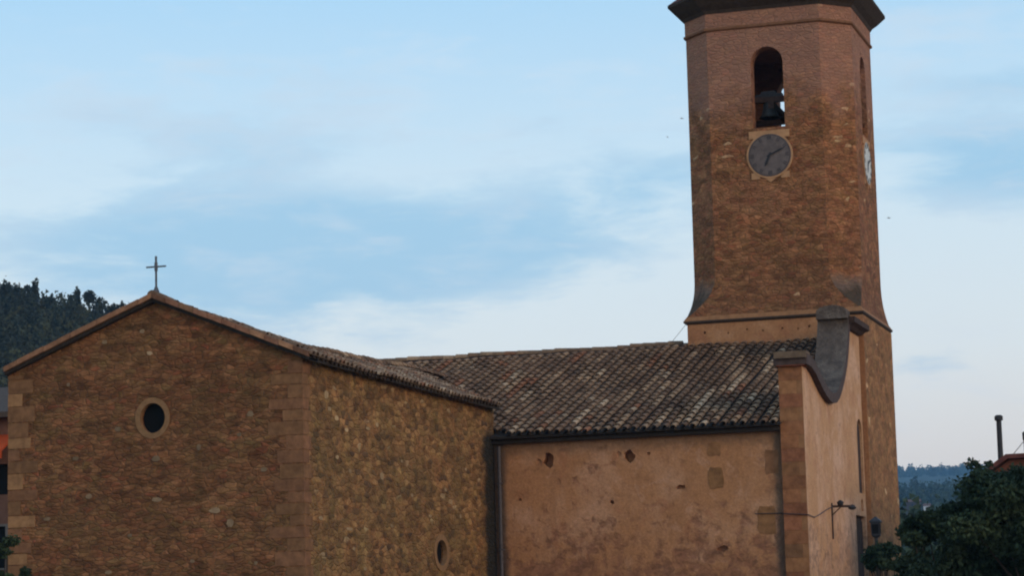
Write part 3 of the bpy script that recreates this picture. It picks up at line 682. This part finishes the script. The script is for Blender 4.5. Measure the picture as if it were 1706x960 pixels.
# top frieze, moulding, cove soffit and roof
b = MB(); b.rings([octa(2.91, CH, 20.93), octa(2.97, CH, 20.97), octa(2.97, CH, 21.04), octa(2.93, CH, 21.06)]); b.build('moulding', plain('moulding_stone', warm((.20, .115, .08)), .2), bt)
b = MB(); b.rings([octa(2.925, CH, 21.04), octa(2.925, CH, 21.58)]); b.build('frieze', M_tower, bt)
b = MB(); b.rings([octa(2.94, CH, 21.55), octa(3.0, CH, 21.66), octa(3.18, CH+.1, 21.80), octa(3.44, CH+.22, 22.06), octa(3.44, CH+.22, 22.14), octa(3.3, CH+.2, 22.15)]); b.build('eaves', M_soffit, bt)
b = MB(); b.rings([octa(3.44, CH+.22, 22.155), octa(3.0, CH, 22.5), octa(1.6, .6, 23.6), octa(.12, .04, 24.9)])
b.build('tower_roof', M_rtile, bt)
# clocks
def clock(face, cy):
    dm = M_dial if face == 'S' else M_dial_glare
    fr = MB(); fr.ring((0, 0, 0), 'Y', .73, .80, -.05, .08, n=40)
    fr.box((-.70, -.04, .60), (.70, .05, .86)); fr.box((-.66, -.03, -.80), (-.36, .05, -.58)); fr.box((.36, -.03, -.80), (.66, .05, -.58)); fr.prism([(-.2, -.79), (.2, -.79), (.0, -.93)], 'Y', -.03, .05)
    d = MB(); d.ring((0, 0, 0), 'Y', .001, .735, -.058, .0, n=40)
    root = d.build('clock_dial', dm, bt)
    frm = fr.build('clock_frame', M_clockframe, root)
    mk = MB()
    for k in range(12):
        a = 2*math.pi*k/12; u = Vector((math.sin(a), 0, math.cos(a))); s_ = Vector((math.cos(a), 0, -math.sin(a)))
        for o_ in ((-.028, .028) if k % 3 else (-.045, 0, .045)):
            p0 = u*.54+s_*o_; p1 = u*.67+s_*o_*1.15; wv = s_*.010
            mk.add([(p.x, y, p.z) for y in (-.066, -.059) for p in (p0-wv, p0+wv, p1+wv, p1-wv)], [(0, 1, 2, 3), (7, 6, 5, 4), (0, 4, 5, 1), (1, 5, 6, 2), (2, 6, 7, 3), (3, 7, 4, 0)])
    mk.ring((0, 0, 0), 'Y', .695, .71, -.066, -.059, n=40)
    marks = mk.build('hour_marks', M_marks, root)
    hs = []
    for ang, L, w_, yy in ((66, .60, .032, -.085), (205, .42, .045, -.075)):
        a = R(ang); u = Vector((math.sin(a), 0, math.cos(a))); s_ = Vector((math.cos(a), 0, -math.sin(a))); hb = MB()
        pts_ = [-u*.10-s_*w_*.7, u*L*.7-s_*w_, u*L, u*L*.7+s_*w_, -u*.10+s_*w_*.7]
        hb.add([(p.x, yy-.006, p.z) for p in pts_]+[(p.x, yy, p.z) for p in pts_], [(0, 1, 2, 3, 4), (9, 8, 7, 6, 5)]+[(i, 5+i, 5+(i+1) % 5, (i+1) % 5) for i in range(5)])
        hs.append(hb.build('clock_hand', M_iron, root))
    mw = Matrix.Translation((-17.10, U0+.10, 16.45)) if face == 'S' else Matrix.Translation((T1-.15, 88.95, 16.45)) @ Matrix.Rotation(R(90), 4, 'Z')
    for o in (root, frm, marks, *hs):
        for v in o.data.vertices: v.co = mw @ v.co
    tag(root, 'grey clock dial on the front of the tower, below the belfry' if face == 'S' else 'clock dial tinted pale for glare on the right side of the tower, seen edge-on')
clock('S', U0); clock('E', U0)
# belfry floor and bell frame
b = MB(); b.box((TCx-2.29, 86.55, 18.42), (TCx+2.29, 86.75, 18.60)); b.box((TCx-2.29, 90.5, 18.42), (TCx+2.29, 90.7, 18.60)); b.box((-17.2, 86.5, 18.18), (-17.0, 91., 18.41)); b.build('bell_beams', M_wood, bt)
def bell(name, x, y, ztop, r, lab):
    t_ = empty(name, (x, y, ztop), lab, 'bell')
    q = MB(); q.lathe((x, y, ztop), [(.05*r, -.02), (.42*r, -.05), (.55*r, -.3*r), (.62*r, -.9*r), (.78*r, -1.35*r), (1.0*r, -1.6*r), (.96*r, -1.62*r), (.7*r, -1.3*r)], 24); q.build('bell_body', M_bronze, t_, smooth=True)
    q = MB(); q.box((x-r*1.25, y-.12, ztop), (x+r*1.25, y+.12, ztop+.22)); q.box((x-r*.7, y-.11, ztop+.22), (x+r*.7, y+.11, ztop+.32)); q.box((x-.035, y-.13, ztop-.05), (x+.035, y+.13, ztop+.3)); q.build('headstock', M_iron, t_)
    q = MB(); q.tube((x, y, ztop-.1), (x, y, ztop-1.55*r), .02); q.lathe((x, y, ztop-1.7*r), [(.01, 0), (.06, .05), (.06, .1), (.01, .15)], 10); q.build('clapper', M_iron, t_)
bell('bell', -17.20, 86.75, 18.50, .38, 'dark bronze bell hanging in the front belfry opening')

# wire stay from the roof to the tower corner
q = MB(); q.tube((-20.82, 86.3, 10.30), (-20.2, 86.2, 10.95), .007, n=5); q.build('stay_wire', M_iron, bt)

# ---------------------------------------------------------------- lamp on the facade
lt_ = empty('wall_lamp', (XF, 79.37, 3.6), 'iron bracket lamp fixed to the plaster facade right of the corner pilaster', 'lamp')
q = MB(); q.box((XF-.01, 79.32, 3.12), (XF+.035, 79.42, 4.22)); q.build('wall_plate', M_wood, lt_)
q = MB(); q.tube((XF, 79.37, 4.12), (XF+.72, 79.37, 4.10), .035); q.tube((XF+.02, 79.37, 3.85), (XF+.3, 79.37, 4.10), .018); q.build('arm', M_wood, lt_)
q = MB(); q.lathe((XF+.28, 79.37, 4.12), [(.03, 0), (.09, .04), (.11, .12), (.03, .18)], 12); q.build('junction_box', M_iron, lt_)
q = MB(); q.lathe((XF+.64, 79.37, 3.99), [(.04, 0), (.11, .03), (.13, .08), (.05, .13), (.03, .16)], 14); q.build('lamp_head', M_iron, lt_)

# street lamp with a four sided lantern
LX, LY = -11.44, 70.
sl = empty('street_lamp', (LX, LY, GZ), 'dark iron street lamp with a boxy lantern, half hidden by leaves', 'street lamp')
q = MB(); q.lathe((LX, LY, GZ), [(.16, 0), (.15, .25), (.09, .5), (.06, .9), (.045, 4.35)], 12); q.build('post', M_iron, sl)
q = MB(); q.rings([[(LX+s_*u, LY+s_*v, z) for u, v in ((-1, -1), (1, -1), (1, 1), (-1, 1))] for s_, z in ((.05, 2.74), (.11, 2.80), (.12, 3.14), (.15, 3.155), (.145, 3.20), (.06, 3.27), (.02, 3.31))]); ln = q.build('lantern', M_iron, sl)
q = MB()
for a in range(4):
    c_, s_ = math.cos(a*math.pi/2), math.sin(a*math.pi/2)
    pts_ = [(-.085, .118, 2.85), (.085, .118, 2.85), (.09, .125, 3.10), (-.09, .125, 3.10)]
    q.add([(LX+u*c_-v*s_, LY+u*s_+v*c_, z) for u, v, z in pts_], [(0, 1, 2, 3)])
q.build('pane', M_glass, ln, fix=False)

# ---------------------------------------------------------------- houses
# left, beyond the transept
hs = empty('house', (-46, 84, GZ), 'pinkish house with an orange awning, just showing past the left wall of the transept', 'house')
q = MB(); q.box((-54, 80, GZ), (-40.9, 88, 8.35)); hw = q.build('house_wall', M_pwall, hs, attr=False); carve(hw, cutter_box((-43.6, 79.5, 3.2), (-42.72, 80.3, 4.65)), cutter_box((-43.9, 79.5, 5.7), (-42.3, 80.3, 6.75)))
q = MB(); q.prism([(79.4, 8.3), (84, 9.6), (88.6, 8.3), (88.6, 8.5), (84, 9.85), (79.4, 8.48)], 'X', -54.4, -40.5); q.build('house_roof', plain('grey_tiles', (.085, .056, .040), .3), hs)
q = MB(); q.prism([(79.98, 7.75), (78.9, 7.15), (78.9, 6.85), (78.95, 6.85), (78.95, 7.1), (79.98, 7.68)], 'X', -45.5, -42.35); q.build('awning', M_awn, hs)
q = MB()
for a_ in ((-43.66, 3.14, -43.58, 4.70), (-42.76, 3.14, -42.66, 4.70), (-43.58, 4.62, -42.76, 4.70), (-43.58, 3.14, -42.76, 3.2)): q.box((a_[0], 79.96, a_[1]), (a_[2], 80.06, a_[3]))
wq = q.build('window', M_white, hs); q = MB(); q.box((-43.58, 80.1, 3.2), (-42.76, 80.12, 4.62)); q.build('pane', M_glass, wq)
q = MB(); q.box((-43.88, 80.15, 5.72), (-42.32, 80.2, 6.73)); q.build('balcony_door', M_glass, hs)

# right, behind the trees
hr = empty('house', (-4, 84, GZ), 'red walled house behind the right hand trees, with a chimney pipe on its roof', 'house')
q = MB(); q.prism([(-9.75, GZ), (3, GZ), (3, 5.45), (-8.9, 5.35), (-9.75, 4.80)], 'Y', 80, 88); q.build('house_wall', M_rwall, hr)
for x in (-8.0, -5.4, -2.8, -.2):
    for z in (2.6, -.4):
        q = MB(); q.box((x-.5, 79.95, z-.65), (x-.42, 80.03, z+.65)); q.box((x+.42, 79.95, z-.65), (x+.5, 80.03, z+.65)); q.box((x-.42, 79.95, z+.57), (x+.42, 80.03, z+.65)); q.box((x-.55, 79.9, z-.75), (x+.55, 80.03, z-.652)); q.box((x-.03, 79.96, z-.65), (x+.03, 80.02, z+.57))
        wr = q.build('window', M_white, hr); q = MB(); q.box((x-.42, 79.975, z-.65), (x+.42, 80.01, z+.57)); q.build('pane', M_glass, wr)
q = MB(); q.prism([(-9.95, 4.72), (-8.95, 5.37), (3.2, 5.47), (3.2, 5.60), (-9.0, 5.50), (-9.98, 4.84)], 'Y', 79.7, 88.3); q.build('house_roof', M_rtile, hr)
q = MB(); q.lathe((-9.30, 81, 5.0), [(.11, 0), (.085, .5), (.08, 1.62), (.13, 1.64), (.13, 1.76), (.08, 1.80)], 12); q.build('chimney_pipe', M_iron, hr)
q = MB(); q.lathe((-8.62, 82, 5.3), [(.07, 0), (.065, .75), (.09, .76), (.10, 1.0), (.03, 1.04)], 10)
q.build('vent_pipe', M_pipe, hr)
q = MB()
for z in (5.95, 6.2): q.tube((-8.62, 82, z), (-6.2, 82, z+.02), .014, n=5)
q.tube((-8.62, 82, 6.1), (-9.5, 82, 5.1), .012, n=5)
for x in (-7.8, -7.0, -6.2): q.tube((x, 82, 5.4), (x, 82, 6.22), .016, n=5)
q.build('railing', M_ironlt, hr)

# small houses far up the valley
def far_house(x, y, z, w_, h_, wallm, roofm, lab):
    t_ = empty('house', (x, y, z), lab, 'house')
    q = MB(); q.box((x-w_/2, y, z-6), (x+w_/2, y+5, z+h_)); hw_ = q.build('house_wall', wallm, t_)
    q = MB(); q.prism([(y-.4, z+h_), (y+2.5, z+h_+1.2), (y+5.4, z+h_), (y+5.4, z+h_+.2), (y+2.5, z+h_+1.45), (y-.4, z+h_+.2)], 'X', x-w_/2-.3, x+w_/2+.3); q.build('house_roof', roofm, t_)
    q = MB(); q.box((x-.5, y-.03, z+h_*.25), (x+.3, y+.02, z+h_*.7)); q.build('window', M_glass, t_)
far_house(-208.6, 1400, 70.4, 8.0, 2.9, M_wood, M_pwall, 'tiny brown roofed house on the blue hillside right of the tower')
far_house(-201.2, 1400, 67.4, 3.4, 3.4, plain('limewash', (.75, .75, .72), .08), M_pwall, 'tiny white house on the blue hillside between trees')

# ---------------------------------------------------------------- near trees
def broad_tree(name, x, y, top, W, lab, seed, nclump=34, leaves=900, size=.060, cat='tree', shoots=0, low=.25, lean=0., group=None, mat_=None, cl=1.):
    rr = random.Random(seed); H = top-GZ
    t_ = empty(name, (x, y, GZ), lab, cat, group)
    q = MB(); q.tube((x, y, GZ), (x+lean*.3, y, GZ+H*.4), .05*H**.8*.55, .04*H**.8*.42, 10)
    tops = []
    fork = Vector((x+lean*.3, y, GZ+H*.4))
    cs = []; rs = []
    for k in range(nclump):
        a = rr.uniform(0, 2*math.pi); u = rr.random()**.6; zz = rr.uniform(low, .97)
        rad = W*math.sqrt(max(.05, 1-((zz-.58)/.5)**2))*u
        c = Vector((x+lean*zz+rad*math.cos(a), y+rad*math.sin(a)*.9, GZ+H*zz-rr.random()*.15))
        s_ = rr.uniform(.16, .34)*W**.75*cl
        cs.append(c); rs.append((s_, s_, s_*rr.uniform(.55, .85)))
        if k % 2 == 0:
            mid = fork.lerp(c, .5)+Vector((rr.uniform(-.1, .1), rr.uniform(-.1, .1), -.05*H*rr.random()))
            q.tube(fork, mid, .045, .028, 6); q.tube(mid, c, .028, .01, 6)
    for k in range(shoots):
        a = rr.uniform(-.5, .5); p = Vector((x+lean+rr.uniform(-.5, .5)*W, y, top-.5)); e = p+Vector((a*.7, 0, rr.uniform(.6, 1.05)))
        q.tube(p, e, .022, .006, 5)
        for f in (.45, .65, .85, 1.): cs.append(p.lerp(e, f)); rs.append((.09, .09, .08))
    q.build('trunk', M_bark, t_)
    leafcloud('crown', cs, rs, [leaves if r[0] > .1 else 22 for r in rs], size, mat_ or M_leaf, t_)
broad_tree('tree', -6.7, 61, 3.85, 1.75, 'large dark leafy tree standing before the red house, thin shoots at its top', 21, 60, 950, shoots=0)
broad_tree('tree', -8.35, 60, 2.95, .95, 'dark rounded tree nearest the tower, in front of the blue hill', 22, 44, 950)
broad_tree('tree', -5.5, 54, 3.6, 1.9, 'dark tree at the right edge of the picture, overlapping the red house', 23, 56, 950)
broad_tree('tree', -8.2, 58, 2.15, 1.15, 'low dark tree in front of the rounded one, filling the bottom right corner', 24, 44, 950)
broad_tree('sapling', -7.75, 63, 4.62, .45, 'thin sapling with sparse tufts of leaves beside the chimney pipe', 25, 14, 60, size=.07, low=.72)
broad_tree('small_tree', -10.9, 67.5, 2.60, .62, 'small leafy tree reaching across the street lamp at the foot of the tower', 26, 34, 170, size=.055, low=.86, lean=0., cl=.85)
broad_tree('shrub', -31.15, 57.6, 3.15, .55, 'dark shrub at the bottom left corner of the gable wall', 27, 60, 170, size=.05, low=.3, lean=.5, cl=.9)

# swallows
def bird(p, yaw, lab):
    q = MB(); x, y, z = p
    pts_ = [(-.16, 0, 0), (-.05, .03, .02), (.10, .02, .01), (.15, 0, 0), (.10, -.02, .01), (-.05, -.03, .02), (0, .02, .03), (-.07, .19, .07), (-.03, .03, .02), (0, -.02, .03), (-.07, -.19, .07), (-.03, -.03, .02), (0, 0, -.035)]
    c_, s_ = math.cos(yaw), math.sin(yaw)
    vs = [(x+1.3*(a*c_-b_*s_), y+1.3*(a*s_+b_*c_), z+1.3*d) for a, b_, d in pts_]
    q.add(vs, [(0, 1, 2, 3), (0, 3, 4, 5), (6, 7, 8), (9, 11, 10), (0, 12, 3, 4, 5), (0, 1, 2, 3, 12)])
    o = q.build('bird', plain('pale_feathers', (.30, .31, .33), .1, bumpy=0), fix=False); tag(o, lab, 'bird', 'swallows circling the tower')
bird((-46.79, 200, 41.83), .6, 'tiny dark bird in the sky close to the left edge of the tower')
bird((-48.02, 200, 40.42), 1.4, 'tiny faint bird in the sky further left of the tower, the lower of two')
bird((-30.6, 200, 32.56), .2, 'tiny bird in the sky just right of the tower')

# ---------------------------------------------------------------- valley haze
q = MB(); q.box((-3900, -640, GZ-2.2), (3900, 7700, 340)); hz = q.build('haze', [], None, attr=False)
hm = bpy.data.materials.new('valley_air'); hm.use_nodes = True; n_ = hm.node_tree; n_.nodes.clear()
pv = n_.nodes.new('ShaderNodeVolumePrincipled'); pv.inputs['Color'].default_value = (.34, .67, 1., 1); pv.inputs['Density'].default_value = .00011
n_.links.new(pv.outputs[0], n_.nodes.new('ShaderNodeOutputMaterial').inputs['Volume'])
hz.data.materials.append(hm)
tag(hz, 'thin blue evening haze filling the valley', 'haze', kind='stuff')
